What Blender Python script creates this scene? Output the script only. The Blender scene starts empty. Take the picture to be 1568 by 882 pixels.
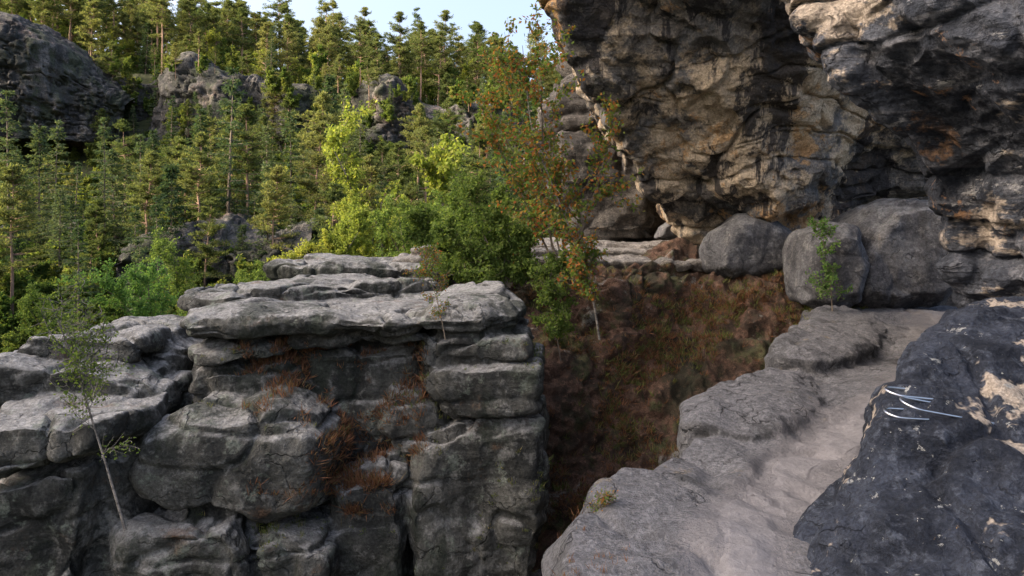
import bpy, bmesh, math, random
import numpy as np
from mathutils import Vector
random.seed(7); rng=np.random.default_rng(7)
sc=bpy.context.scene
EYE=1.6; F=1132.0
def S(u,v,d):
    """image pixel coordinates + estimated depth -> world point"""
    return ((u-784)/F*d, d, EYE+(350-v)/F*d)
# ------------------------------------------------------------ noise
def _h(ix,iy,iz,seed):
    h=(ix.astype(np.int64)*374761393+iy.astype(np.int64)*668265263+iz.astype(np.int64)*2147483647+seed*1274126177)&0xFFFFFFFF
    h=((h^(h>>13))*1274126177)&0xFFFFFFFF
    h=((h^(h>>16))*2246822519)&0xFFFFFFFF
    return ((h^(h>>15))&0xFFFFFF)/float(0xFFFFFF)
def vnoise(P,seed=0):
    I=np.floor(P); f=P-I; I=I.astype(np.int64); f=f*f*f*(f*(f*6-15)+10)
    r=0
    for dx in (0,1):
        wx=f[:,0] if dx else 1-f[:,0]
        for dy in (0,1):
            wy=f[:,1] if dy else 1-f[:,1]
            for dz in (0,1):
                wz=f[:,2] if dz else 1-f[:,2]
                r=r+wx*wy*wz*_h(I[:,0]+dx,I[:,1]+dy,I[:,2]+dz,seed)
    return r*2-1
def fbm(P,o=4,seed=0,g=0.5):
    a=1;r=0;s=0
    for i in range(o):
        r=r+a*vnoise(P*(2.03**i)+i*17.3,seed+i); s+=a; a*=g
    return r/s*1.5
def worley(P,seed=0):
    I=np.floor(P).astype(np.int64); f1=np.full(len(P),9.);f2=np.full(len(P),9.);idv=np.zeros(len(P))
    for dx in (-1,0,1):
        for dy in (-1,0,1):
            for dz in (-1,0,1):
                a,b,c=I[:,0]+dx,I[:,1]+dy,I[:,2]+dz
                q=np.stack([a+_h(a,b,c,seed),b+_h(a,b,c,seed+5),c+_h(a,b,c,seed+9)],1)
                d=np.sqrt(((q-P)**2).sum(1)); hv=_h(a,b,c,seed+11)
                m=d<f1
                f2=np.where(m,f1,np.minimum(f2,d)); idv=np.where(m,hv,idv); f1=np.where(m,d,f1)
    return f1,f2,idv
def rock_disp(P,N,warp=.1,a1=.1,f1=.8,a2=.03,f2=4,strata=.06,fs=2.2,groove=.04,crack=.05,cs=(.7,.7,.5),pit=0,pf=5,facet=.04,ff=1.6,fz=1.4,seed=0,rnd=.5,gw=.08):
    P=P+warp*np.stack([fbm(P*.6,3,seed+50),fbm(P*.6,3,seed+60),.6*fbm(P*.6,3,seed+70)],1)
    hz=np.sqrt(np.clip(1-N[:,2]**2,0,1))
    d=a1*fbm(P*f1,4,seed)+a2*(1-2*np.abs(fbm(P*f2,4,seed+3)))
    if strata:
        s=P[:,2]*fs+.7*vnoise(P*np.array([.35,.35,.5]),seed+8)+.15*vnoise(P*2.,seed+9)
        k=np.floor(s); fr=s-k
        ki=k.astype(np.int64); z0=ki*0
        L=_h(ki,z0,z0,seed+2); L2=_h(ki+1,z0,z0,seed+2)
        w=np.clip((fr-.8)/.2,0,1); w=w*w*(3-2*w)
        LL=L*(1-w)+L2*w
        g=np.exp(-((np.minimum(fr,1-fr))/gw)**2)
        m=np.clip(.5+1.1*vnoise(P*.8,seed+12),0,1)
        d=d+hz*(strata*(LL-.5)*2+strata*rnd*np.sin(np.pi*fr) - groove*g*m)
    if crack:
        a,b,_=worley(P*np.array(cs)+.25*np.stack([vnoise(P*1.5,seed+20),vnoise(P*1.5,seed+21),vnoise(P*1.5,seed+22)],1),seed+13)
        d=d-crack*np.exp(-((b-a)/.06)**2)
    if facet:
        a,b,i=worley(P*ff*np.array([1,1,fz])+.2*vnoise(P*3*min(1,ff),seed)[:,None],seed+33)
        d=d+facet*(i-.5)*np.clip((b-a)/.25,0,1)
    if pit:
        a,b,i=worley(P*pf*np.array([1,1,1.5])+.5*vnoise(P*2,seed)[:,None],seed+40)
        m=np.clip(.1+1.8*vnoise(P*.8,seed+41),0,1)
        d=d-pit*m*np.clip(1-a*1.4,0,1)
    return P+N*d[:,None]
# ------------------------------------------------------------ mesh helpers
def mesh_quads(name,V,Q,mats,midx=None,smooth=True):
    V=np.asarray(V,dtype=np.float32); Q=np.asarray(Q,dtype=np.int32)
    me=bpy.data.meshes.new(name)
    me.vertices.add(len(V)); me.vertices.foreach_set('co',V.ravel())
    me.loops.add(Q.size); me.loops.foreach_set('vertex_index',Q.ravel())
    me.polygons.add(len(Q)); me.polygons.foreach_set('loop_start',np.arange(0,Q.size,4,dtype=np.int32))
    for m in mats: me.materials.append(m)
    if midx is not None: me.polygons.foreach_set('material_index',np.asarray(midx,dtype=np.int32))
    me.update(calc_edges=True)
    me.polygons.foreach_set('use_smooth',np.full(len(Q),smooth))
    return me
def link(name,me,parent=None):
    ob=bpy.data.objects.new(name,me); sc.collection.objects.link(ob)
    if parent: ob.parent=parent
    return ob
def getVN(me):
    n=len(me.vertices); V=np.empty(n*3,np.float32); me.vertices.foreach_get('co',V)
    N=np.empty(n*3,np.float32); me.vertex_normals.foreach_get('vector',N)
    return V.reshape(-1,3).astype(np.float64),N.reshape(-1,3).astype(np.float64)
def setV(me,V):
    me.vertices.foreach_set('co',V.astype(np.float32).ravel()); me.update()
def front(pts,d,thick,bulge=.15,inset=.16,back=.95):
    w=np.array([S(u,v,d) for u,v in pts]); c=w.mean(0)
    r0=c+(w-c)*(1-inset); r0[:,1]=d-bulge
    r1=w.copy()
    r2=c+(w-c)*back; r2[:,1]=d+thick
    return [r0,r1,r2]
def slab(pts,zt,zb,inset=.12,drop=.1,undercut=.0):
    p=np.array(pts,float); c=p.mean(0)
    def off(k):
        v=p-c; l=np.linalg.norm(v,axis=1)[:,None]; return c+v*(1-k/l)
    def ring(q,z): return np.c_[q,np.full(len(q),z)]
    return [ring(off(inset),zt),ring(p,zt-drop),ring(off(undercut*.3),zb+min(drop,.3*(zt-zb))),ring(off(undercut+inset),zb)]
def rock(name,parts,voxel,mat,smooth=4,disp={}):
    bm=bmesh.new()
    for rings in parts:
        vs=[[bm.verts.new(p) for p in r] for r in rings]; k=len(rings[0])
        bm.faces.new(vs[0]); bm.faces.new(vs[-1][::-1])
        for a,b in zip(vs[:-1],vs[1:]):
            for i in range(k): bm.faces.new((a[i],b[i],b[(i+1)%k],a[(i+1)%k]))
    bmesh.ops.triangulate(bm,faces=[f for f in bm.faces if len(f.verts)>4])
    bmesh.ops.recalc_face_normals(bm,faces=bm.faces)
    me=bpy.data.meshes.new(name+'_c'); bm.to_mesh(me); bm.free()
    ob=bpy.data.objects.new(name,me); sc.collection.objects.link(ob)
    m=ob.modifiers.new('r','REMESH'); m.mode='VOXEL'; m.voxel_size=voxel
    s=ob.modifiers.new('s','SMOOTH'); s.factor=.5; s.iterations=smooth
    dg=bpy.context.evaluated_depsgraph_get(); dg.update()
    m2=bpy.data.meshes.new_from_object(ob.evaluated_get(dg)); m2.name=name
    ob.modifiers.clear(); ob.data=m2; bpy.data.meshes.remove(me)
    V,N=getVN(m2); setV(m2,rock_disp(V,N,**disp))
    m2.polygons.foreach_set('use_smooth',np.ones(len(m2.polygons),bool))
    m2.materials.clear(); m2.materials.append(mat)
    print(name,len(m2.vertices))
    return ob
def cr(A,n):
    A=np.asarray(A,float); R=A.shape[0]; t=np.linspace(0,R-1,n); i=np.clip(np.floor(t).astype(int),0,R-2); f=(t-i)
    g=lambda k:A[np.clip(k,0,R-1)]
    f=f.reshape(-1,*([1]*(A.ndim-1)))
    p0,p1,p2,p3=g(i-1),g(i),g(i+1),g(i+2)
    return .5*((2*p1)+(-p0+p2)*f+(2*p0-5*p1+4*p2-p3)*f*f+(-p0+3*p1-3*p2+p3)*f**3)
def loft(name,G,nr,nc,mat,disp=None,flip=False):
    G=np.array(G,float); A=cr(G,nr); A=cr(A.transpose(1,0,2),nc).transpose(1,0,2)
    V=A.reshape(-1,3); idx=np.arange(nr*nc).reshape(nr,nc)
    Q=np.stack([idx[:-1,:-1],idx[1:,:-1],idx[1:,1:],idx[:-1,1:]],-1).reshape(-1,4)
    if flip: Q=Q[:,::-1]
    me=mesh_quads(name,V,Q,[mat])
    if disp is not None:
        V,N=getVN(me); setV(me,rock_disp(V,N,**disp))
    return link(name,me)
# ------------------------------------------------------------ materials
class NT:
    def __init__(s,name):
        s.m=bpy.data.materials.new(name); s.m.use_nodes=True; s.t=s.m.node_tree; s.t.nodes.clear()
        s.out=s.n('ShaderNodeOutputMaterial')
    def n(s,ty,**k):
        x=s.t.nodes.new(ty)
        for a,b in k.items(): setattr(x,a,b)
        return x
    def l(s,a,b): s.t.links.new(a,b)
    def val(s,sock,v):
        if hasattr(v,'is_output'): s.l(v,sock)
        else: sock.default_value=v
    def math(s,op,a,b=0.,clamp=False):
        x=s.n('ShaderNodeMath',operation=op,use_clamp=clamp); s.val(x.inputs[0],a); s.val(x.inputs[1],b); return x.outputs[0]
    def noise(s,co,scale,detail=6,rough=.6,stretch=(1,1,1),off=0,dist=0.):
        mp=s.n('ShaderNodeMapping'); s.l(co,mp.inputs[0]); mp.inputs['Scale'].default_value=stretch; mp.inputs['Location'].default_value=(off,off*1.3,off*.7)
        x=s.n('ShaderNodeTexNoise'); s.l(mp.outputs[0],x.inputs['Vector']); x.inputs['Scale'].default_value=scale; x.inputs['Detail'].default_value=detail; x.inputs['Roughness'].default_value=rough; x.inputs['Distortion'].default_value=dist
        return x.outputs[0]
    def ramp(s,f,a,b):
        x=s.n('ShaderNodeMapRange',interpolation_type='SMOOTHSTEP'); s.val(x.inputs[0],f); x.inputs[1].default_value=a; x.inputs[2].default_value=b; return x.outputs[0]
    def mix(s,f,a,b,bt='MIX'):
        x=s.n('ShaderNodeMix',data_type='RGBA',blend_type=bt); s.val(x.inputs[0],f)
        for i,v in ((6,a),(7,b)):
            if hasattr(v,'is_output'): s.l(v,x.inputs[i])
            else: x.inputs[i].default_value=(*v,1)
        return x.outputs[2]
def rock_mat(name,dark,base,light,top=None,topr=(.35,.8),patches=[],sc_=1.,bump=.04,strata=.3,streak=.4,rough=.9,crackc=.5,path=None):
    t=NT(name); co=t.n('ShaderNodeTexCoord').outputs['Object']
    n1=t.noise(co,1.3*sc_,5,.65); n2=t.noise(co,5*sc_,6,.7,off=3); n3=t.noise(co,26*sc_,4,.75,off=9)
    c=t.mix(t.ramp(n1,.38,.6),dark,base)
    c=t.mix(t.math('MULTIPLY',t.ramp(n2,.5,.68),.8),c,light)
    if streak:
        st=t.noise(co,1.2*sc_,5,.6,stretch=(1.6,1.6,.16),off=5)
        c=t.mix(t.math('MULTIPLY',t.ramp(st,.5,.66),streak),c,tuple(x*.45 for x in dark))
    sr=t.noise(co,1.5*sc_,4,.6,stretch=(.35,.35,7),off=15)
    c=t.mix(t.math('MULTIPLY',t.ramp(sr,.54,.7),strata),c,tuple(x*.7 for x in light))
    zco=t.n('ShaderNodeSeparateXYZ'); t.l(co,zco.inputs[0])
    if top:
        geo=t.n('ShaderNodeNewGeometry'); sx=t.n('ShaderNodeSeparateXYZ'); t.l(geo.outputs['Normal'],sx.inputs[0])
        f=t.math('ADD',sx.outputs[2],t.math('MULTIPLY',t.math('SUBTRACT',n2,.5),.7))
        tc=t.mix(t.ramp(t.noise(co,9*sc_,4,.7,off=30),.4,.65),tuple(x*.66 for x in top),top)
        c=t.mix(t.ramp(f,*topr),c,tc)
    for i,pt in enumerate(patches):
        col,s,lo,hi,stc,amt=pt[:6]
        pn=t.noise(co,s,6,.74,stretch=stc,off=40+7*i)
        if len(pt)>6:   # weathering zone by height: (z where full, z where absent)
            pn=t.math('SUBTRACT',pn,t.math('MULTIPLY',t.ramp(zco.outputs[2],pt[6],pt[7]),.16))
        c=t.mix(t.math('MULTIPLY',t.ramp(pn,lo,hi),amt),c,col)
    vo=t.n('ShaderNodeTexVoronoi',feature='DISTANCE_TO_EDGE'); wv=t.n('ShaderNodeVectorMath',operation='ADD')
    nn=t.n('ShaderNodeTexNoise'); t.l(co,nn.inputs['Vector']); nn.inputs['Scale'].default_value=2*sc_; nn.inputs['Detail'].default_value=4
    sm=t.n('ShaderNodeVectorMath',operation='SCALE'); t.l(nn.outputs['Color'],sm.inputs[0]); sm.inputs[3].default_value=1.0/sc_
    t.l(co,wv.inputs[0]); t.l(sm.outputs[0],wv.inputs[1]); mp=t.n('ShaderNodeMapping'); t.l(wv.outputs[0],mp.inputs[0]); mp.inputs['Scale'].default_value=(1,1,1.5)
    t.l(mp.outputs[0],vo.inputs['Vector']); vo.inputs['Scale'].default_value=1.1*sc_
    ck=t.math('MULTIPLY',t.math('SUBTRACT',1.,t.ramp(vo.outputs['Distance'],0.0,.025)),t.ramp(n1,.45,.6))
    c=t.mix(t.math('MULTIPLY',ck,crackc),c,tuple(x*.3 for x in dark))
    sp=t.mix(1.,c,t.mix(t.ramp(n3,.3,.7),(.6,.6,.6),(1.34,1.34,1.34)),'MULTIPLY')
    b=t.n('ShaderNodeBsdfPrincipled'); b.inputs['Roughness'].default_value=rough; b.inputs['Specular IOR Level'].default_value=.25
    h=t.math('ADD',t.math('MULTIPLY',n2,1.4),t.math('MULTIPLY',n3,.7)); h=t.math('ADD',h,t.math('MULTIPLY',sr,1.2*strata+.1)); h=t.math('SUBTRACT',h,t.math('MULTIPLY',ck,.5))
    bp=t.n('ShaderNodeBump'); bp.inputs['Strength'].default_value=1; bp.inputs['Distance'].default_value=bump
    if path:
        at=t.n('ShaderNodeAttribute',attribute_name='trodden'); pf=t.ramp(t.math('ADD',at.outputs['Fac'],t.math('MULTIPLY',t.math('SUBTRACT',n2,.5),1.6)),.35,.9)
        pcx=t.mix(t.ramp(n3,.3,.7),tuple(x*.78 for x in path),path)
        sp=t.mix(t.math('MULTIPLY',pf,.85),sp,pcx); h=t.math('MULTIPLY',h,t.math('SUBTRACT',1.,t.math('MULTIPLY',pf,.45)))
    t.l(sp,b.inputs['Base Color'])
    t.l(h,bp.inputs['Height']); t.l(bp.outputs[0],b.inputs['Normal'])
    t.l(b.outputs[0],t.out.inputs[0]); return t.m
def leaf_mat(name,cols,trans=.4,objvar=.5):
    t=NT(name); g=t.n('ShaderNodeNewGeometry'); r=t.n('ShaderNodeValToRGB'); t.l(g.outputs['Random Per Island'],r.inputs[0])
    e=r.color_ramp.elements
    while len(e)<len(cols): e.new(.5)
    for i,c in enumerate(cols): e[i].position=i/max(1,len(cols)-1); e[i].color=(*c,1)
    oi=t.n('ShaderNodeObjectInfo'); hs=t.n('ShaderNodeHueSaturation')
    t.l(t.math('ADD',t.math('MULTIPLY',oi.outputs['Random'],objvar),1-objvar*.5),hs.inputs['Value']); 
    t.l(t.math('ADD',t.math('MULTIPLY',oi.outputs['Random'],-.05*objvar*2),.5+.025*objvar*2),hs.inputs['Hue'])
    t.l(r.outputs[0],hs.inputs['Color'])
    a=t.n('ShaderNodeBsdfDiffuse'); b=t.n('ShaderNodeBsdfTranslucent'); m=t.n('ShaderNodeMixShader'); m.inputs[0].default_value=trans
    t.l(hs.outputs[0],a.inputs[0])
    t.l(t.mix(1.,hs.outputs[0],(1.5,1.5,.8),'MULTIPLY'),b.inputs[0]); t.l(a.outputs[0],m.inputs[1]); t.l(b.outputs[0],m.inputs[2]); t.l(m.outputs[0],t.out.inputs[0]); return t.m
def simple(name,a,b,scale=8,rough=.9,metal=0,stretch=(1,1,1),bump=.01):
    t=NT(name); co=t.n('ShaderNodeTexCoord').outputs['Object']; n=t.noise(co,scale,5,.65,stretch=stretch)
    p=t.n('ShaderNodeBsdfPrincipled'); t.l(t.mix(t.ramp(n,.35,.65),a,b),p.inputs['Base Color']); p.inputs['Roughness'].default_value=rough; p.inputs['Metallic'].default_value=metal
    bp=t.n('ShaderNodeBump'); bp.inputs['Distance'].default_value=bump; t.l(n,bp.inputs['Height']); t.l(bp.outputs[0],p.inputs['Normal']); t.l(p.outputs[0],t.out.inputs[0]); return t.m
one=(1,1,1)
SAND=(.185,.174,.178)
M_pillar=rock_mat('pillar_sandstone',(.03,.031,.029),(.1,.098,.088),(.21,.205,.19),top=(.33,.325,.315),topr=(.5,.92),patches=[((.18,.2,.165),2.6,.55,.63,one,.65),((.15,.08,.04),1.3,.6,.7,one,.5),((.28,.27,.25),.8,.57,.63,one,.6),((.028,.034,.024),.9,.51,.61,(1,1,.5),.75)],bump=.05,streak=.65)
M_near=rock_mat('near_cliff_sandstone',(.034,.039,.052),(.105,.113,.135),(.24,.24,.26),patches=[((.52,.43,.34),.8,.53,.58,(.7,.7,1.4),.85),((.44,.25,.13),1.1,.59,.64,one,.8),((.5,.49,.48),3,.6,.65,(.6,.6,1.6),.7),((.024,.028,.038),.7,.49,.59,(1,1,.5),.85)],bump=.055,streak=.4,strata=.9)
M_fg=rock_mat('dark_coated_sandstone',(.016,.02,.031),(.044,.052,.074),(.11,.125,.16),patches=[((.5,.42,.34),.9,.56,.59,(1,1,.6),.9),((.42,.42,.4),5,.62,.65,one,.8),((.55,.55,.5),20,.66,.69,one,.75),((.42,.26,.09),5,.67,.71,one,.7)],sc_=2.2,bump=.04,streak=.3,strata=.4)
M_over=rock_mat('overhang_sandstone',(.09,.087,.085),(.25,.23,.21),(.43,.37,.3),patches=[((.15,.155,.165),.5,.48,.56,(1.4,1.4,.3),.65),((.62,.5,.36),.5,.44,.52,one,.85,3.8,7.2),((.54,.32,.14),.7,.545,.6,one,.75,4.,9),((.034,.034,.04),.55,.52,.57,(1.5,1.5,.25),.9)],bump=.07,streak=.3,strata=.6)
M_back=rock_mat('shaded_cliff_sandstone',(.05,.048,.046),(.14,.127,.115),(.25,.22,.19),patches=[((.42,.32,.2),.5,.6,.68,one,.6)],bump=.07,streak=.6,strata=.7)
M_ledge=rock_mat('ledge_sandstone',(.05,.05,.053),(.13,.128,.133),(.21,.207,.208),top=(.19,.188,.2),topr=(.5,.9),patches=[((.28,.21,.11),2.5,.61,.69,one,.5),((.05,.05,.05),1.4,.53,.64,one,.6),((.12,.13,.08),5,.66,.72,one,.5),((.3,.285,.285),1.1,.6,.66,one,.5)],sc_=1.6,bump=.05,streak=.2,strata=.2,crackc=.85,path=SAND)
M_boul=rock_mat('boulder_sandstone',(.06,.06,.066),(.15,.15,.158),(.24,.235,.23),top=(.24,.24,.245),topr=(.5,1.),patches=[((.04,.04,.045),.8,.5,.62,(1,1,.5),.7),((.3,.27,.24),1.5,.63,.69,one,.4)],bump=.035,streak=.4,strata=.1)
M_far=rock_mat('far_cliff_sandstone',(.045,.045,.045),(.12,.113,.107),(.21,.185,.17),patches=[((.32,.22,.18),.05,.54,.64,one,.6),((.045,.055,.03),.3,.46,.56,(1,1,.6),.8),((.035,.035,.035),.25,.48,.56,(2,2,.15),.75)],sc_=.22,bump=.22,streak=.6,strata=.9)
M_soil=rock_mat('litter_soil',(.06,.042,.032),(.17,.1,.07),(.27,.16,.11),patches=[((.09,.11,.045),1.2,.53,.63,one,.7),((.3,.29,.26),1.0,.57,.63,one,.85),((.04,.045,.028),.7,.53,.63,one,.7)],sc_=1.8,bump=.06,streak=0,strata=0)
M_sand=simple('trodden_sand',tuple(x*.78 for x in SAND),SAND,20,.95,bump=.02)
M_ground=simple('forest_floor',(.03,.035,.012),(.07,.075,.03),.4,1,bump=.2)
M_bark=simple('bark',(.08,.065,.055),(.2,.16,.12),3,.95,stretch=(1,1,.3),bump=.02)
M_pbark=simple('pine_bark',(.14,.09,.065),(.38,.25,.17),1,.95,stretch=(1,1,.3),bump=.03)
M_birch=simple('birch_bark',(.05,.045,.04),(.19,.17,.15),9,.8,stretch=(1,1,2.5),bump=.004)
M_steel=simple('steel',(.6,.61,.63),(.75,.75,.77),20,.3,1,bump=.0005)
L_pine=leaf_mat('pine_needles',[(.07,.09,.042),(.115,.138,.055),(.18,.188,.075)],.42,.6)
L_spr=leaf_mat('spruce_needles',[(.04,.072,.043),(.07,.105,.053),(.115,.14,.065)],.32,.6)
L_brd=leaf_mat('broadleaf',[(.07,.12,.035),(.125,.17,.045),(.2,.22,.065)],.48,.6)
L_yel=leaf_mat('yellow_birch_leaves',[(.15,.19,.045),(.22,.26,.055),(.31,.31,.08)],.48,.3)
L_row=leaf_mat('rowan_leaves',[(.07,.12,.03),(.1,.16,.04),(.13,.18,.05),(.17,.18,.05),(.32,.1,.04),(.3,.2,.06)],.45,0)
L_grn=leaf_mat('green_leaves',[(.07,.115,.035),(.12,.175,.05),(.18,.23,.07)],.5,0)
L_bri=leaf_mat('fresh_green_leaves',[(.08,.16,.055),(.12,.22,.065),(.18,.27,.09)],.5,0)
L_hea=leaf_mat('dry_heather',[(.09,.05,.035),(.18,.09,.055),(.27,.13,.075),(.15,.13,.06)],.25,0)
L_grs=leaf_mat('grass_blades',[(.07,.1,.03),(.13,.16,.05),(.24,.2,.1)],.3,0)
# ------------------------------------------------------------ vegetation builders
def tubes(segs,sides=5):
    Vs=[];Qs=[];b=0
    ang=np.arange(sides)*2*math.pi/sides
    for p0,p1,r0,r1 in segs:
        p0=np.array(p0,float);p1=np.array(p1,float); d=p1-p0; l=np.linalg.norm(d)+1e-9; d/=l
        a=np.cross(d,[0,0,1.] if abs(d[2])<.9 else [1.,0,0]); a/=np.linalg.norm(a); c=np.cross(d,a)
        ring=np.cos(ang)[:,None]*a+np.sin(ang)[:,None]*c
        Vs.append(p0+ring*r0); Vs.append(p1+d*r1*.5+ring*r1)
        i=np.arange(sides); j=(i+1)%sides
        Qs.append(np.stack([b+i,b+j,b+sides+j,b+sides+i],1)); b+=2*sides
    return np.concatenate(Vs),np.concatenate(Qs)
def leaves(C,D,L,W,r=rng):
    n=len(C); D=D/(np.linalg.norm(D,axis=1)[:,None]+1e-9)
    X=r.normal(size=(n,3)); Sd=np.cross(D,X); Sd/=(np.linalg.norm(Sd,axis=1)[:,None]+1e-9)
    L=np.broadcast_to(L,(n,))[:,None]; W=np.broadcast_to(W,(n,))[:,None]
    V=np.stack([C,C+D*L*.45+Sd*W*.5,C+D*L,C+D*L*.45-Sd*W*.5],1).reshape(-1,3)
    return V,np.arange(n*4).reshape(n,4)
def plant_mesh(name,segs,C,D,L,W,mb,ml,sides=5):
    V1,Q1=tubes(segs,sides); V2,Q2=leaves(C,D,L,W)
    V=np.concatenate([V1,V2]); Q=np.concatenate([Q1,Q2+len(V1)])
    return mesh_quads(name,V,Q,[mb,ml],np.r_[np.zeros(len(Q1)),np.ones(len(Q2))],False)
def rdir(): 
    v=rng.normal(size=3); return v/np.linalg.norm(v)
def pine(name,h,crown0=.45,spread=.17,ml=L_pine,nb=54,droop=-.15):
    segs=[];C=[];D=[]; lean=rng.normal(size=2)*.02*h; k=8; pts=[]
    for i in range(k+1):
        t=i/k; pts.append(np.array([lean[0]*t*t+rng.normal()*.012*h*t,lean[1]*t*t,h*t*.98]))
    R=.011*h+.05
    for i in range(k): segs.append((pts[i],pts[i+1],R*(1-.88*i/k),R*(1-.88*(i+1)/k)))
    for b in range(nb):
        t=crown0+(1-crown0)*(rng.random()**.9)*.99; i=min(int(t*k),k-1); f=t*k-i; p=pts[i]*(1-f)+pts[i+1]*f
        rel=(t-crown0)/(1-crown0)
        L=h*spread*(math.sin(math.pi*min(1,.35+.65*rel))**.8+.08)*rng.uniform(.45,1.15)
        a=rng.uniform(0,6.283); d=np.array([math.cos(a),math.sin(a),rng.uniform(-.1,.4)+.35*rel+droop])
        q=p.copy(); m=4
        for j in range(m):
            q2=q+d*L/m+rng.normal(size=3)*.04*L; d=d+np.array([0,0,.07]); segs.append((q,q2,.05*(1-j/m)+.012,.05*(1-(j+1)/m)+.012)); q=q2
            if j>=1:
                for c in range(3):
                    cc=q+rng.normal(size=3)*np.array([.1,.1,.045])*L
                    v=rng.normal(size=(13,3)); v/=np.linalg.norm(v,axis=1)[:,None]; v[:,2]=np.abs(v[:,2])*.7+.1
                    C.append(cc+v*.06+rng.normal(size=(13,3))*[.17,.17,.08]); D.append(v)
    C=np.concatenate(C);D=np.concatenate(D);n=len(C); print(name,n); return plant_mesh(name,segs,C,D,rng.uniform(.25,.48,n),rng.uniform(.08,.14,n),M_pbark,ml,4)
def spruce(name,h,ml=L_spr):
    segs=[];C=[];D=[]; R=.01*h+.05
    for i in range(6): segs.append(((0,0,h*i/6),(0,0,h*(i+1)/6),R*(1-i/6.2),R*(1-(i+1)/6.2)))
    z=h*.08
    while z<h*.985:
        rel=z/h; Lm=h*.17*(1-rel)**.85+.1
        for b in range(7):
            a=rng.uniform(0,6.283); L=Lm*rng.uniform(.4,1.15); d=np.array([math.cos(a),math.sin(a),.25*rel-.12])
            q=np.array([0,0,z+rng.normal()*.1]); m=max(2,int(L/.4))
            for j in range(m):
                q2=q+d*L/m; d=d+np.array([0,0,.18/m-.05]); 
                if j%2==0: segs.append((q,q2+d*L/m,.03,.015))
                q=q2
                v=rng.normal(size=(9,3))*.4+d*.8; v[:,2]-=.25; C.append(q+rng.normal(size=(9,3))*[.15,.15,.07]); D.append(v)
        z+=h*.038*rng.uniform(.7,1.3)
    C=np.concatenate(C);D=np.concatenate(D);n=len(C); print(name,n); return plant_mesh(name,segs,C,D,rng.uniform(.25,.5,n),rng.uniform(.09,.16,n),M_bark,ml,4)
def branchy(base,stems,levels,leafn,spread,sag=0.,r0=.02,up=.5,leafr=.08,start=.3,curl=.18,cl=(.35,.6)):
    segs=[];C=[];D=[]
    def grow(p,d,L,r,lv):
        m=5; d=np.array(d,float); d/=np.linalg.norm(d); q=np.array(p,float)
        for j in range(m):
            d=d+rng.normal(size=3)*curl+np.array([0,0,up*.1-sag*.1*(lv>0)]); d/=np.linalg.norm(d)
            q2=q+d*L/m; ra=r*(1-.8*j/m); rb=r*(1-.8*(j+1)/m); segs.append((q,q2,max(ra,.0025),max(rb,.0025)))
            if lv<levels and (j+1)/m>start*(lv==0):
                tap=1-.55*j/m if lv==0 else 1
                for _ in range(3 if lv==0 else rng.integers(1,3)):
                    e=d*.5+rdir()*spread; e[2]+=up*.3; grow(q2 if rng.random()<.6 else (q+q2)/2,e,L*rng.uniform(*cl)*tap,r*(1-.7*j/m)*.55,lv+1)
            if lv>=levels-1 and (lv>0):
                for _ in range(leafn):
                    v=rdir(); v[2]-=.3; C.append(q+(q2-q)*rng.random()+rdir()*leafr*rng.random()); D.append(v)
            q=q2
    for s in stems:
        b,d,L=s if len(s)==3 else (base,*s)
        grow(b,d,L,r0*rng.uniform(.7,1.1),0)
    return segs,np.array(C),np.array(D)
def broad(name,h,ml,leaf=.2,dens=3,nst=1,mb=M_bark,spr=.9,start=.25,cl=(.22,.42),lr=.035):
    st=[((rng.normal()*.12,rng.normal()*.12,1),h*.9*rng.uniform(.75,1)) for _ in range(nst)]
    segs,C,D=branchy((0,0,0),st,2,dens,spr,r0=.011*h,up=.6,leafr=lr*h,start=start,cl=cl)
    n=len(C); print(name,n); return plant_mesh(name,segs,C,D,rng.uniform(.6,1.3,n)*leaf,rng.uniform(.5,.9,n)*leaf,mb,ml,4)
# ------------------------------------------------------------ terrain
sd=np.array([-.96,-.28]); nd=np.array([-.28,.96])
def ss(x,a,b):
    t=np.clip((x-a)/(b-a),0,1); return t*t*(3-2*t)
def terr(x,y):
    x=np.asarray(x,float); y=np.asarray(y,float)
    P=np.stack([x*.03,y*.03,np.zeros_like(x)],-1).reshape(-1,3)
    nz=fbm(P,4,5).reshape(x.shape); yy=y+6*nz*(1-.7*ss(y,92,102)*(1-ss(y,122,135)))
    z=np.interp(yy,[-150,0,22,40,60,85,104,111,120,150,200,900],[-9,-9,-13,-12,-6,-1,7,12,25,32,36,40])
    z=z-ss(y,95,130)*np.clip(x+45,-40,80)*.17
    t=x*sd[0]+y*sd[1]; n=x*nd[0]+y*nd[1]
    shade_ridge=np.interp(n,[-90,-50,26,34,48,60,105,130],[0,82,82,54,46,48,46,15])  # unseen ridge on the left, added to shade the gorge and lower hillside
    return np.maximum(z,-14+shade_ridge*ss(t,64,92))+nz*2.2
def axis(a,b,c,d,fine,coarse): 
    return np.concatenate([np.linspace(a,b,coarse,endpoint=False),np.linspace(b,c,fine,endpoint=False),np.linspace(c,d,coarse)])
gx=axis(-1500,-160,60,1500,150,26); gy=axis(-600,-60,200,2000,180,26)
X,Y=np.meshgrid(gx,gy); Z=terr(X,Y)
idx=np.arange(X.size).reshape(X.shape)
Q=np.stack([idx[:-1,:-1],idx[:-1,1:],idx[1:,1:],idx[1:,:-1]],-1).reshape(-1,4)
link('ground_terrain',mesh_quads('ground_terrain',np.stack([X,Y,Z],-1).reshape(-1,3),Q,[M_ground]))
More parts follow.
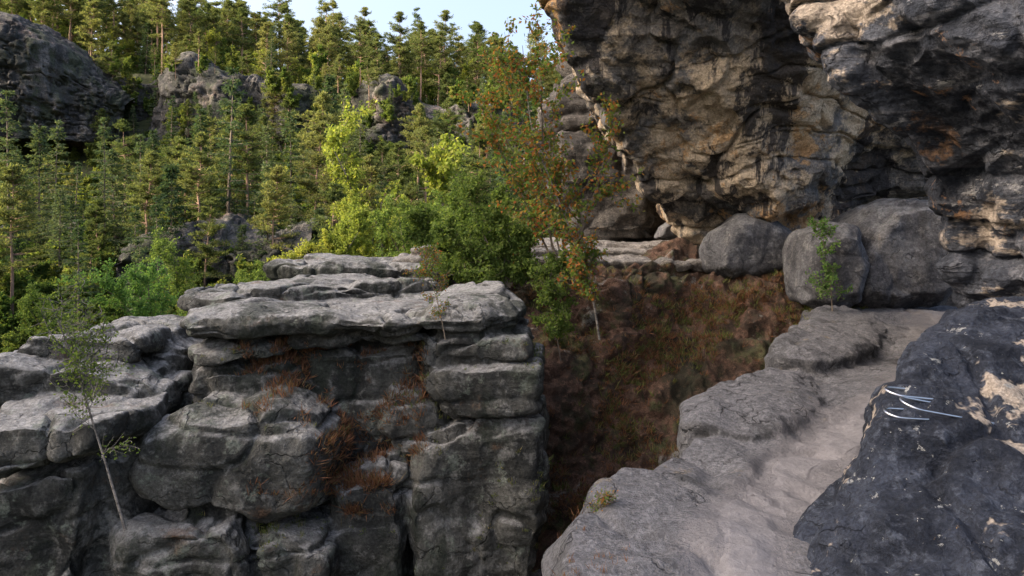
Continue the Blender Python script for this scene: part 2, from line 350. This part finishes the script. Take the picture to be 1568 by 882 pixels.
def farcliff(name,xs,zb,zt,y0,nr,nc,seed,amp=1.6,lean=3,facet=1.6):
    G=[]
    for i in range(8):
        t=i/7; row=[]
        for x in xs:
            b=zb(x); tp=zt(x); row.append((x,y0(x)+lean*t+(3 if i==6 else 0)+(10 if i==7 else 0),b+(tp-b)*min(1,t*1.2)))
        G.append(row)
    return loft(name,G[::-1],nr,nc,M_far,dict(warp=.3,a1=.7,f1=.09,a2=.05,f2=.5,strata=amp*.45,fs=.36,groove=.6,crack=.6,cs=(.16,.16,.02),facet=facet,ff=.2,fz=.22,seed=seed,rnd=.1,gw=.05),flip=False)
farcliff('sandstone_cliff',np.linspace(-125,30,26),lambda x:3,lambda x:26.3-max(0,x+50)*.12+1.3*math.sin(x*.23)+1.2*math.sin(x*.61+1),lambda x:108.5+2*math.sin(x*.19)+2.2*math.sin(x*.43),170,820,3)
farcliff('sandstone_cliff',np.linspace(-110,-57,9),lambda x:14,lambda x:31.5-max(0,x+69)*.9,lambda x:101+2*math.sin(x*.2)+max(0,x+66)*.5,160,360,8,1.5,2,1.5)
farcliff('rock_outcrop',np.linspace(-29,-15,6),lambda x:-9,lambda x:1.8+.6*math.sin(x*.7),lambda x:54+1.2*math.sin(x*.5),110,180,12,.9,1.5,1.)
farcliff('rock_outcrop',np.linspace(-62,-40,6),lambda x:-6,lambda x:2+.8*math.sin(x*.7),lambda x:72+1.2*math.sin(x*.5),110,220,14,.9,1.5,1.)
# forest
tp=[pine('pine_a',17,.42,.15),pine('pine_b',15,.35,.16),pine('pine_c',19,.5,.13),pine('pine_d',13,.22,.17)]
ts=[spruce('spruce_a',16),spruce('spruce_b',12),spruce('spruce_c',19)]
tb=[broad('broad_a',10,L_brd,.3,4),broad('broad_b',8,L_brd,.26,4,2),broad('birch_y',9,L_yel,.24,5,1,M_birch)]
tu=[broad('bush_a',3.,L_brd,.2,3,3,start=0,cl=(.35,.5)),broad('bush_b',2.5,L_brd,.18,3,4,start=0,cl=(.35,.5))]
forest=link('hillside_forest',None)
def inst(name,me,x,y,z,s,parent=None,sz=None):
    o=link(name,me,parent); o.location=(x,y,z); o.rotation_euler=(rng.normal()*.03,rng.normal()*.03,rng.uniform(0,6.28)); o.scale=(s,s,s*(sz or 1)); return o
placed=[]
for _ in range(8500):
    y=rng.uniform(44,160); x=rng.uniform(-.8*y-4,.12*y+10)
    if y<62 and rng.random()<.4: continue
    if 98<y<108 and x<-60: continue
    if 107<y<114 and rng.random()<.5: continue
    md=2.9 if y<100 else 2.5
    if any((x-a)**2+(y-b)**2<md*md for a,b in placed): continue
    placed.append((x,y)); 
    z=float(terr(x,y))-.3; q=rng.random()
    if y>117: me=tp[rng.integers(0,4)] if q<.55 else (ts[rng.integers(0,3)] if q<.65 else tb[rng.integers(0,3)]); s=rng.uniform(.6,1.05)*(1.15 if q>.65 else 1)
    else: me=tp[rng.integers(0,4)] if q<.36 else (ts[rng.integers(0,3)] if q<.66 else tb[rng.integers(0,3)]); s=rng.uniform(.4,1.0)
    if y<62: s*=.7
    if 78<y<=98: s=min(s,.9)*(.95-.008*(y-78))
    if 98<y<117: s=min(s,.85)*(.72 if y<107 else .8)
    if x<-55 and y<=99: s*=.8
    inst('forest_tree',me,x,y,z,s,forest)
print('trees',len(placed))
for _ in range(1200):
    y=rng.uniform(48,130); x=rng.uniform(-.8*y-4,.12*y+10)
    inst('undergrowth',tu[rng.integers(0,2)],x,y,float(terr(x,y))-.2,rng.uniform(.6,1.4),forest)
# shrubs and small trees rooted on the ledges of the far cliff band
for _ in range(170):
    x=rng.uniform(-85,22); t=rng.uniform(.25,1.0); yb=108.5+2*math.sin(x*.19)+2.2*math.sin(x*.43)+3*t-.6
    z=3+(26.3-max(0,x+50)*.12-3)*min(1,t*1.2)-1.2
    if rng.random()<.6: inst('ledge_shrub',tu[rng.integers(0,2)],x,yb,z,rng.uniform(.5,1.1),forest)
    else: inst('ledge_tree',(tb+ts+tp)[rng.integers(0,10)],x,yb,z,rng.uniform(.22,.42),forest)
def top_tree(name,me,h0,u,vtop,d,wide=1.):
    x,y,zt=S(u,vtop,d); zb=float(terr(x,y))-.3
    s=(zt-zb)/h0; o=inst(name,me,x,y,zb,s); o.rotation_euler=(0,0,rng.uniform(0,6)); o.scale=(s*wide,s*wide,s); return o
top_tree('pine_tree',tp[3],13,352,155,68,.75)
top_tree('pine_tree',tp[2],19,305,200,62)
top_tree('spruce_tree',ts[2],19,160,180,64,.85)
top_tree('spruce_tree',ts[0],16,410,245,56)
top_tree('pine_tree',tp[1],15,482,185,68)
top_tree('pine_tree',tp[0],17,18,250,50)
top_tree('spruce_tree',ts[1],12,505,110,100)
top_tree('spruce_tree',ts[0],16,60,185,68); top_tree('spruce_tree',ts[2],19,215,205,62,.85); top_tree('spruce_tree',ts[1],12,262,245,56)
me_b=broad('birch_big',12,L_yel,.22,8,1,M_birch,.8,.25,cl=(.28,.46)); top_tree('birch_tree',me_b,11.5,615,165,62)
top_tree('birch_tree',tb[2],8.5,705,200,60)
me_b2=broad('birch_small',9,L_yel,.15,10,1,M_birch,.75,.2,cl=(.24,.4),lr=.03); top_tree('birch_tree',me_b2,8.5,545,235,37,1.0)
me_b3=broad('birch_low',6,L_yel,.14,8,3,M_birch,.8,0,cl=(.28,.44)); 
for u,v,d in ((500,325,36),(560,315,39),(600,320,40),(470,378,34)): 
    x,y,z=S(u,v,d); inst('birch_tree',me_b3,x,y,z-4.6,.85)
me_b4=broad('maple',7,L_bri,.13,7,3,M_bark,.8,0,cl=(.25,.42))
x,y,z=S(222,392,27); inst('maple_tree',me_b4,x,y,z-4.4,.68)
me_b5=broad('beech',8,L_grn,.15,6,2,M_bark,.9,0,cl=(.28,.45))
for u,v,d,h in ((285,350,42,5.5),(655,300,32,5.5),(700,290,30,5.5),(420,400,33,4),(100,430,30,4),(350,410,34,4)):
    x,y,z=S(u,v,d); inst('beech_tree',me_b5,x,y,z-h,h/7.4)
# ------------------------------------------------------------ pillar
parts=[]
A=parts.append
A(front([(300,535),(800,528),(822,600),(842,700),(828,800),(812,1400),(150,1400),(190,800),(240,640)],10.0,4,.1,.05))
A(slab([(-4.35,9.6),(-4.1,9.05),(-3.0,9.1),(-1.4,9.0),(-1.05,9.3),(-.9,12.6),(-1.3,13.4),(-2.8,12.6),(-4.6,11.4)],.47,.16,.1,.08,.3))
A(slab([(-1.15,9.2),(-.3,9.2),(.16,9.7),(.22,10.6),(-.1,12.4),(-1.0,12.9)],.62,.12,.36,.2,.15))
A(slab([(-5.1,11.6),(-4.3,11.3),(-2.4,12.2),(-1.3,13),(-1.5,14.6),(-3.5,14.4),(-5.2,13)],.68,.28,.18,.1,.15))
A(slab([(-5.2,15),(-4,14.4),(-2.6,14.6),(-1.5,14.4),(-.6,16),(-.8,19),(-4,19)],.92,.45,.2,.12,.2))
A(slab([(-5,12),(-1,12.4),(0,15),(.5,19),(-5,19)],.38,-8,.1,.1,0))
A(front([(283,532),(425,534),(432,552),(300,560),(280,546)],9.4,2,.12))
A(front([(437,526),(640,520),(655,532),(560,540),(440,544)],9.55,2,.1))
A(front([(300,564),(380,570),(440,560),(470,600),(440,660),(330,640),(290,600)],9.6,2,.15))
A(front([(470,550),(640,540),(648,600),(600,690),(520,720),(470,640)],9.8,2,.15))
A(front([(655,524),(812,520),(822,552),(650,556)],9.4,2,.14))
A(front([(650,562),(770,560),(832,564),(834,634),(770,642),(700,646),(652,600)],9.3,2,.18,.14))
A(front([(600,605),(648,608),(700,652),(690,690),(620,700),(590,660)],9.55,2,.16,.22))
A(front([(640,674),(700,656),(842,648),(854,720),(846,800),(838,880),(800,1000),(642,1000),(632,800)],9.25,2.4,.26,.14))
A(front([(515,735),(600,708),(628,720),(630,800),(610,880),(600,1010),(520,1010),(505,800)],9.2,2,.22,.2))
A(front([(222,715),(238,655),(300,615),(365,622),(425,605),(500,645),(516,700),(500,768),(440,782),(390,768),(300,764),(250,750)],8.8,2,.3,.2))
A(front([(190,838),(206,803),(300,784),(380,784),(401,820),(403,900),(395,1000),(180,1000)],8.5,2,.24,.16))
A(front([(414,815),(440,800),(490,815),(508,850),(506,1000),(414,1000)],8.7,2,.22,.18))
A(front([(150,1000),(850,1000),(840,1500),(150,1500)],8.9,5,.1,.1))
pillar=rock('rock_pillar',parts,.026,M_pillar,8,dict(warp=.2,a1=.055,f1=1.1,a2=.018,f2=3.6,strata=.03,fs=2.1,groove=.045,crack=.09,cs=(.6,.6,.45),facet=.045,ff=1.7,pit=.02,pf=5,seed=1,rnd=.8,gw=.07))
parts=[];A=parts.append
A(front([(38,548),(52,522),(130,512),(222,510),(228,532),(190,550),(120,554)],9.6,2.2,.12))
A(front([(222,520),(262,522),(286,535),(286,562),(240,572),(218,560)],10.2,2,.15,.3))
A(front([(-60,645),(0,628),(100,630),(182,620),(190,650),(150,695),(60,725),(-60,735)],8.1,2,.25,.25))
A(front([(-90,565),(40,562),(150,553),(215,572),(240,604),(180,620),(0,628),(-90,635)],9.2,2.2,.15,.2))
A(front([(-120,700),(120,705),(205,690),(222,780),(190,1000),(160,1400),(-120,1400)],8.7,3,.2,.1))
A(front([(-60,740),(60,732),(140,705),(150,780),(120,900),(110,1000),(-60,1000)],8.3,3,.2,.1))
A(front([(150,600),(290,575),(300,640),(240,700),(220,1300),(150,1300)],10,3,.1,.1))
rock('rock_outcrop',parts,.029,M_pillar,8,dict(warp=.2,a1=.075,f1=1.1,a2=.02,f2=3.4,strata=.03,fs=2.1,groove=.045,crack=.09,cs=(.6,.6,.45),facet=.045,ff=1.7,pit=.02,pf=5,seed=21,rnd=.8,gw=.07))
# ------------------------------------------------------------ ledge + path
parts=[];A=parts.append
A(slab([(-.1,-.5),(.0,2.5),(.12,3.4),(.26,4.2),(.6,4.75),(1.0,5.3),(1.45,5.8),(2.0,6.4),(2.3,7.3),(3.1,8.6),(4.0,9.8),(5.0,11.5),(5.5,13.3),(5.8,15),(12,16),(12,0),(6,-.6)],.0,-7,.26,.2,.05))
A(slab([(1.45,5.95),(1.9,5.7),(2.5,6.1),(3.1,7.1),(3.3,8.0),(2.9,8.1),(2.1,7.3),(1.6,6.7)],.13,-.5,.3,.08))
A(slab([(3.0,8.6),(3.4,8.2),(4.1,8.6),(4.9,9.8),(6.0,12),(6.0,13.5),(5.2,12.5),(3.9,10.4)],.24,-.5,.3,.1))
A(slab([(3.8,9.5),(6,9),(7.5,10),(12,11),(12,16),(6,15)],.1,-.5,.6,.09))
ledge=rock('rock_ledge',parts,.028,M_ledge,9,dict(warp=.14,a1=.045,f1=1.1,a2=.022,f2=2.6,strata=.025,fs=3.5,groove=.025,crack=.045,cs=(.6,.6,.6),facet=.045,ff=1.8,pit=.02,pf=6,seed=5))
pc=cr(np.array([(.85,1.8),(.95,2.8),(1.1,3.6),(1.5,4.3),(2.1,5.2),(2.9,6.1),(3.95,7.2),(5.1,8.7),(6.3,10.6),(7.6,13.2)]),260)
V,_=getVN(ledge.data); dm=np.full(len(V),9.)
for p in pc[::3]: dm=np.minimum(dm,np.hypot(V[:,0]-p[0],V[:,1]-p[1])/(.2+.045*p[1]))
tr=np.clip(1.4-dm,0,1)*(V[:,2]>-.4)
ledge.data.attributes.new('trodden','FLOAT','POINT').data.foreach_set('value',tr.astype(np.float32))
bpy.context.view_layer.update()
tg=np.gradient(pc,axis=0); tg/=np.linalg.norm(tg,axis=1)[:,None]; sdv=np.c_[tg[:,1],-tg[:,0]]
nc=24; V=np.zeros((260,nc,3))
for i in range(260):
    for j in range(nc):
        s=(j/(nc-1)*2-1)
        p=pc[i]+sdv[i]*s*(.11+.018*pc[i][1])*(1.1+.7*float(vnoise(np.array([[i*.09,s*2,0]]),3)[0]))
        ok,loc,no,_=ledge.ray_cast(Vector((p[0],p[1],3)),Vector((0,0,-1)))
        V[i,j]=(p[0],p[1],(loc.z if ok else 0)+.004*(1-s*s)-.008*abs(s)**3)
idx=np.arange(260*nc).reshape(260,nc)
link('sandy_path',mesh_quads('sandy_path',V.reshape(-1,3),np.stack([idx[:-1,:-1],idx[:-1,1:],idx[1:,1:],idx[1:,:-1]],-1).reshape(-1,4)[:,::-1],[M_sand]))
# soil slope in the gully
G=[[(x,y+dy+.25*math.sin(x*1.7+k),z+.12*math.sin(x*2.3+k*2)) for x,dy in ((-2,.3),(-.5,.2),(.7,0),(1.9,-.1),(3.1,0),(4.3,.1),(5.4,0),(6.6,.0))] for k,(y,z) in enumerate(((16.4,.95),(15.2,.8),(14.3,.05),(13.4,-.8),(12.6,-1.7),(11.9,-3.0),(11.3,-4.6),(11,-8)))]
slope=loft('gully_slope',G,280,300,M_soil,dict(warp=.2,a1=.3,f1=.9,a2=.1,f2=3,strata=.14,fs=1.6,groove=.06,crack=.08,facet=.28,ff=1.3,seed=31))
parts=[slab([(-2.5,15.5),(0,15.3),(2,15.4),(4,15.2),(6.8,15.4),(6.8,24),(-2.5,24)],.97,.7,.1,.05),
 slab([(-2.2,16.2),(0,15.9),(2.2,16.0),(3.6,15.8),(6.8,16),(6.8,24),(-2.2,24)],1.14,.92,.1,.05),
 slab([(-1,17),(1,16.6),(2.6,16.8),(4.2,16.4),(6.8,16.6),(6.8,24),(-2,24)],1.28,1.1,.1,.05),
 slab([(-2,16),(6.8,16),(9,24),(-2,24)],.8,-6,.1,.05)]
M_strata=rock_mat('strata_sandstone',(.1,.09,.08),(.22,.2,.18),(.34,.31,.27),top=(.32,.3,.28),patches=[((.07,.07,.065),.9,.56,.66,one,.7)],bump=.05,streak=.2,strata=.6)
rock('strata_ledge',parts,.04,M_strata,3,dict(warp=.08,a1=.05,f1=1,a2=.02,f2=4,strata=.06,fs=6,groove=.05,crack=.06,facet=.05,ff=2,seed=44))
# ------------------------------------------------------------ cliffs
Lx=lambda v:np.interp(v,[-1300,-200,-80,0,60,110,160,215,270,320,368],[770,808,832,852,876,876,908,942,985,1030,1062])
G=[]
rows=[(-1300,10),(-500,11.5),(-200,12.8),(-60,13.6),(30,14.1),(100,14.6),(160,15),(215,15.4),(265,15.8),(310,16.3),(345,16.8),(368,17.2)]
bot=[365,368,372,368,362,318,296,292]
fr=[0,0,.22,.42,.6,.72,.85,1.1]; dd=[6,0,-.9,-1.5,-1.6,-1.3,-1.3,-1.6]
for v,d in rows:
    t=(v+1300)/1668; r=[]
    for k in range(8):
        vv=-1300+t*(bot[k]+1300); L=Lx(vv); u=L+(1440-L)*fr[k]+(90 if k==0 else 0); r.append(S(u,vv,d+dd[k]))
    G.append(r)
G.append([(p[0],p[1]+3.,p[2]-.15) for p in G[-1]]); G.append([(p[0],p[1]+3.5,-.4) for p in G[-2]])
loft('overhanging_cliff',G,680,580,M_over,dict(warp=.35,a1=.24,f1=.4,a2=.045,f2=2.4,strata=.1,fs=1.9,groove=.1,crack=.12,cs=(.4,.4,.22),facet=.28,ff=1.,fz=1.,pit=.12,pf=3.2,seed=61,rnd=.3,gw=.05))
pts=[(885,60),(872,112),(838,135),(830,200),(838,262),(852,300),(884,345),(888,380),(1130,385),(1130,60)]
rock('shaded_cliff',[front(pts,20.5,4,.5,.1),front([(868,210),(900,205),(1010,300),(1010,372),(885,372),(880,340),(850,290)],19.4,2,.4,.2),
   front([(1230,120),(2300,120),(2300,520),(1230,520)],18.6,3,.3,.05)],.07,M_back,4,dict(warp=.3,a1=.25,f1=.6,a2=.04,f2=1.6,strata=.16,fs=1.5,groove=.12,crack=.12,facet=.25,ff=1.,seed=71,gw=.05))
Ln=lambda v:np.interp(v,[-1500,-200,0,70,130,200,250,290,330,380,440,470],[1150,1195,1228,1262,1305,1345,1382,1410,1432,1455,1478,1490])
G=[]
for v,d in [(-1500,6),(-600,6.6),(-250,7),(-80,7.1),(0,7.1),(70,7.1),(130,7.1),(200,7.2),(250,7.3),(300,7.4),(350,7.5),(400,7.6),(440,7.7),(458,7.8)]:
    L=Ln(v); G.append([S(L+90,v,d+4),S(L,v,d),S(L+80,v,d-.7),S(L+220,v,d-1.5),S(L+420,v,d-2.2),S(L+750,v,d-2.9),S(L+1700,v,d-3.6)])
G.append([(p[0]+.2,p[1]+.3,p[2]-.1) for p in G[-1]]); G.append([(p[0],p[1]+.1,-.5) for p in G[-1]])
loft('near_cliff',G,680,600,M_near,dict(warp=.16,a1=.12,f1=.8,a2=.035,f2=2.6,strata=.1,fs=2.8,groove=.09,crack=.07,cs=(.5,.5,.5),facet=.1,ff=1.6,fz=2,pit=.07,pf=4.5,seed=82,rnd=.5,gw=.07))
k_=.13
G=[[(4.6,7,.0),(4.2,6.5,-.1),(4.4,6.5,.2),(5.2,6.5,.3),(7,6.5,.4)],
 [(3.9,5.9,.5),(3.4+k_,5.7,.8),(3.7+k_,5.7,.95),(4.8,5.7,.95),(7,5.6,1.05)],
 [(3.4,5.5,.7),(2.68+k_,4.7,1.05),(3.3+k_,4.8,1.08),(4.4,4.8,1.1),(7,4.8,1.2)],
 [(3.2,5.4,.5),(2.32+k_,4.35,.92),(2.95,4.3,.95),(4.1,4.1,1.),(6.5,4,1.05)],
 [(3.0,5.3,.35),(2.05+k_,4.1,.76),(2.6,3.9,.78),(3.7,3.6,.83),(6,3.3,.88)],
 [(2.7,5.1,.15),(1.74+k_,3.85,.4),(2.15,3.35,.45),(3.1,2.8,.5),(5.5,2.3,.6)],
 [(2.4,5.0,.02),(1.42+.06,3.7,.08),(1.62,2.8,.1),(2.4,2.0,.12),(5,1.3,.2)],
 [(2.2,4.9,-.15),(1.26+.05,3.6,-.1),(1.35,2.5,-.1),(2.0,1.5,-.1),(4.5,.6,-.1)],
 [(2.1,4.9,-.5),(1.2,3.5,-.5),(1.25,2.3,-.5),(1.9,1.2,-.5),(4.5,.4,-.5)]]
fg=loft('foreground_rock',G,600,640,M_fg,dict(warp=.06,a1=.055,f1=1.4,a2=.028,f2=4.5,strata=.03,fs=3,groove=.03,crack=.05,cs=(1,1,.8),facet=.06,ff=2.2,pit=.02,pf=7,seed=91))
# boulders
bd=dict(warp=.15,a1=.09,f1=.8,a2=.015,f2=3,strata=.02,fs=2,groove=.01,crack=.03,facet=.05,ff=.9,seed=101)
rock('boulder',[front([(1290,470),(1285,400),(1310,345),(1350,315),(1400,300),(1470,305),(1480,380),(1470,440),(1440,465),(1360,480)],13.6,2.2,.5,.3,.8)],.035,M_boul,12,bd)
rock('boulder',[front([(1226,440),(1224,395),(1240,360),(1275,342),(1310,345),(1325,400),(1318,462),(1270,478),(1235,468)],13.2,1.8,.4,.3,.8)],.035,M_boul,12,dict(bd,seed=111))
rock('boulder',[front([(1088,408),(1086,385),(1100,355),(1132,328),(1180,324),(1212,350),(1226,385),(1212,412),(1170,424),(1120,424)],15.,1.8,.4,.3,.75)],.035,M_boul,12,dict(bd,seed=121))
rock('boulder',[front([(1005,368),(1008,348),(1025,340),(1045,345),(1048,368)],17.5,.6,.1,.3)],.03,M_boul,6,dict(bd,seed=131,a1=.04))
rock('boulder',[front([(1140,470),(1148,440),(1180,430),(1205,445),(1210,470)],14.6,.8,.1,.3)],.03,M_boul,6,dict(bd,seed=133,a1=.04))
# ------------------------------------------------------------ steel rungs (anchored on the rock face)
bpy.context.view_layer.update()
def rung(name,u,v,L,w,yaw,tilt,roll,r=.0065):
    dr=Vector(((u-784)/F,1,(350-v)/F)).normalized()
    ok,hit,no,_=fg.ray_cast(Vector((0,0,EYE)),dr); c=hit if ok else Vector(S(u,v,3.7)); print(name,ok,tuple(c))
    pts=[(.2,w/2,0),(-L*.5,w/2,0)]+[(-L-math.sin(a)*w*.5,math.cos(a)*w/2,0) for a in np.linspace(0,math.pi,13)]+[(-L*.5,-w/2,0),(.2,-w/2,0)]
    cu=bpy.data.curves.new(name,'CURVE'); cu.dimensions='3D'; cu.bevel_depth=r; cu.bevel_resolution=3
    s=cu.splines.new('POLY'); s.points.add(len(pts)-1)
    for b,(x,y,z) in zip(s.points,pts):
        z=-x*math.sin(tilt)+y*math.sin(roll); b.co=(c[0]+x*math.cos(yaw)-y*math.sin(yaw),c[1]+x*math.sin(yaw)+y*math.cos(yaw),c[2]+z,1)
    ob=bpy.data.objects.new(name,cu); sc.collection.objects.link(ob); cu.materials.append(M_steel); return ob
rung('steel_rung',1450,628,.17,.13,.1,.2,.25)
rung('steel_rung',1396,602,.08,.11,.1,.12,.2)
rung('steel_rung',1396,634,.08,.11,.1,.08,.2)
# ------------------------------------------------------------ near vegetation
def bushobj(name,base,stems,levels,leafn,spread,leaf,ml,mb,**k):
    segs,C,D=branchy(base,stems,levels,leafn,spread,**k); n=len(C); print(name,n)
    return link(name,plant_mesh(name,segs,C,D,rng.uniform(.7,1.3,n)*leaf,rng.uniform(.45,.75,n)*leaf,mb,ml,5))
b=np.array(S(872,445,13.))
bushobj('rowan_tree',b,[((-.22,.05,1),4.5),((-.3,0,1),4.2),((-.14,.1,1),4.6),((.06,0,1),3.0),((-.5,.1,1),3.2),((-.4,.1,1),3.8)],2,2,.7,.08,L_row,M_bark,r0=.026,up=.4,leafr=.12,start=.2,curl=.09,cl=(.2,.36))
b=np.array(S(780,440,13.6))
bushobj('birch_bush',b,[((-.5,.1,1),1.7),((-.9,0,.8),1.6),((.3,0,1),1.4),((0,.2,1),1.8),((.6,0,.8),1.1),((-1.2,0,.7),1.5)],2,6,.8,.065,L_grn,M_bark,r0=.02,up=.5,leafr=.12,start=0,cl=(.28,.48))
b=np.array(S(705,440,15))
bushobj('birch_bush',b,[((-.5,.1,1),1.7),((.4,0,1),2.0),((0,.2,1),2.0),((-.9,0,.9),1.6)],2,6,.8,.07,L_grn,M_bark,r0=.02,up=.5,leafr=.12,start=0,cl=(.28,.48))
def stem_tree(name,path,d,r,ml,mb,nb,bl,leafn,leaf,spread=.8,t0=.25):
    P=cr(np.array([S(u,v,dd_) for (u,v),dd_ in zip(path,d)]),24); segs=[]
    for i in range(23): segs.append((P[i],P[i+1],r*(1-.75*i/23),r*(1-.75*(i+1)/23)))
    C=[];D=[]
    for _ in range(nb):
        t=rng.uniform(t0,1); i=int(t*22); e=rdir(); e[2]=abs(e[2])*.6+.2
        s2,c2,d2=branchy(P[i],[(e,bl*rng.uniform(.5,1.1))],1,leafn,spread,r0=r*.3,up=.3,leafr=.04,start=0); segs+=s2; 
        if len(c2): C.append(c2); D.append(d2)
    C=np.concatenate(C);D=np.concatenate(D);n=len(C)
    return link(name,plant_mesh(name,segs,C,D,rng.uniform(.7,1.3,n)*leaf,rng.uniform(.45,.75,n)*leaf,mb,ml,6))
stem_tree('birch_sapling',[(918,520),(905,445),(880,370),(845,280),(815,200),(800,70)],[12.3]*6,.022,L_row,M_birch,44,.6,1,.08,t0=.2)
stem_tree('birch_sapling',[(192,812),(165,720),(140,640),(120,575),(98,515),(75,455)],[6.6,6.7,6.8,6.8,6.8,6.8],.013,L_grn,M_birch,24,.45,1,.034,t0=.3)
stem_tree('rowan_sapling',[(682,520),(672,470),(660,430),(645,385)],[9.0]*4,.008,L_row,M_bark,14,.3,1,.03)
stem_tree('rowan_sapling',[(1275,488),(1272,440),(1265,400),(1258,345)],[12]*4,.012,L_bri,M_bark,18,.35,1,.05)
stem_tree('rowan_sapling',[(905,850),(925,810),(915,780),(935,755)],[4.2]*4,.004,L_row,M_bark,9,.14,1,.015)
stem_tree('rowan_sapling',[(860,560),(850,500),(840,450),(848,400)],[12.8]*4,.015,L_grn,M_bark,26,.45,3,.06)
def tufts(name,ob,region,n,ml,h=.12,k=16,w=.006,up=.9,nz=(.05,1.),sag=.3):
    V,N=getVN(ob.data); U=784+V[:,0]/V[:,1]*F; W=350-(V[:,2]-EYE)/V[:,1]*F
    m=(N[:,2]>nz[0])&(N[:,2]<nz[1])&region(V,U,W); ii=np.nonzero(m)[0]
    if len(ii)==0: print('none',name); return
    w8=np.clip(fbm(V[ii]*1.1,3,77)+.1,0,1)+.01; ii=rng.choice(ii,size=n,p=w8/w8.sum())
    s=rng.uniform(.5,1.4,n); C=np.repeat(V[ii]-N[ii]*.01,k,0)+rng.normal(size=(n*k,3))*.25*h*np.repeat(s,k)[:,None]*[1,1,.3]
    D=rng.normal(size=(n*k,3))*.55+np.repeat(N[ii],k,0)*.6+[0,0,up]
    Lh=h*np.repeat(s,k)*rng.uniform(.5,1.2,n*k)
    Vv,Qq=leaves(C,D,Lh,w*rng.uniform(.7,1.5,n*k)); link(name,mesh_quads(name,Vv,Qq,[ml],None,False))
box=lambda u0,u1,v0,v1:(lambda V,U,W:(U>u0)&(U<u1)&(W>v0)&(W<v1)&(V[:,1]>2))
tufts('heather_clumps',pillar,box(370,650,525,760),1500,L_hea,.13,14,.009,nz=(-.3,1))
tufts('heather_clumps',pillar,box(530,600,735,790),260,L_hea,.16,18,.008,nz=(-.2,1))
tufts('grass_clumps',pillar,box(300,850,525,880),900,L_grs,.08,12,.007,nz=(.1,1))
tufts('heather_clumps',slope,box(800,1260,400,800),1800,L_hea,.12,14,.011,nz=(-.2,.95))
tufts('grass_clumps',slope,box(800,1260,400,800),1000,L_grs,.14,12,.011,nz=(-.2,1))
tufts('grass_clumps',ledge,lambda V,U,W:(V[:,1]>11)&(V[:,1]<14.5)&(U<1330)&(U>1230)&(V[:,2]>-.5)&(V[:,2]<.6),70,L_grs,.12,14,.008)
tufts('dry_grass',ledge,lambda V,U,W:(V[:,1]>3)&(V[:,1]<6)&(U<960)&(V[:,2]>-.6),40,L_hea,.05,10,.003)
# ------------------------------------------------------------ world, sun, camera
w=bpy.data.worlds.new('World'); sc.world=w; w.use_nodes=True; nt=w.node_tree
sk=nt.nodes.new('ShaderNodeTexSky'); sk.sky_type='NISHITA'; sk.sun_disc=False
el=math.radians(28); sk.sun_elevation=el
sx,sy=sd*math.cos(el); sk.sun_rotation=math.atan2(sx,sy); sk.dust_density=9.0; sk.air_density=.75; sk.ozone_density=.5
bg=nt.nodes['Background']; nt.links.new(sk.outputs[0],bg.inputs[0]); bg.inputs[1].default_value=.68
ld=bpy.data.lights.new('sun','SUN'); ld.energy=4.5; ld.angle=math.radians(.5); ld.color=(1,.86,.66)
lo=bpy.data.objects.new('sun',ld); sc.collection.objects.link(lo)
lo.rotation_euler=Vector((sx,sy,math.sin(el))).to_track_quat('Z','Y').to_euler()
cd=bpy.data.cameras.new('camera'); co=bpy.data.objects.new('camera',cd); sc.collection.objects.link(co); sc.camera=co
cd.sensor_width=36; cd.lens=36*F/1568; cd.shift_y=-91/1568; cd.clip_end=5000; cd.clip_start=.05
co.location=(0,0,EYE); co.rotation_euler=(math.radians(90),0,0)
sc.view_settings.view_transform='Standard'; sc.view_settings.look='None'; sc.view_settings.exposure=0
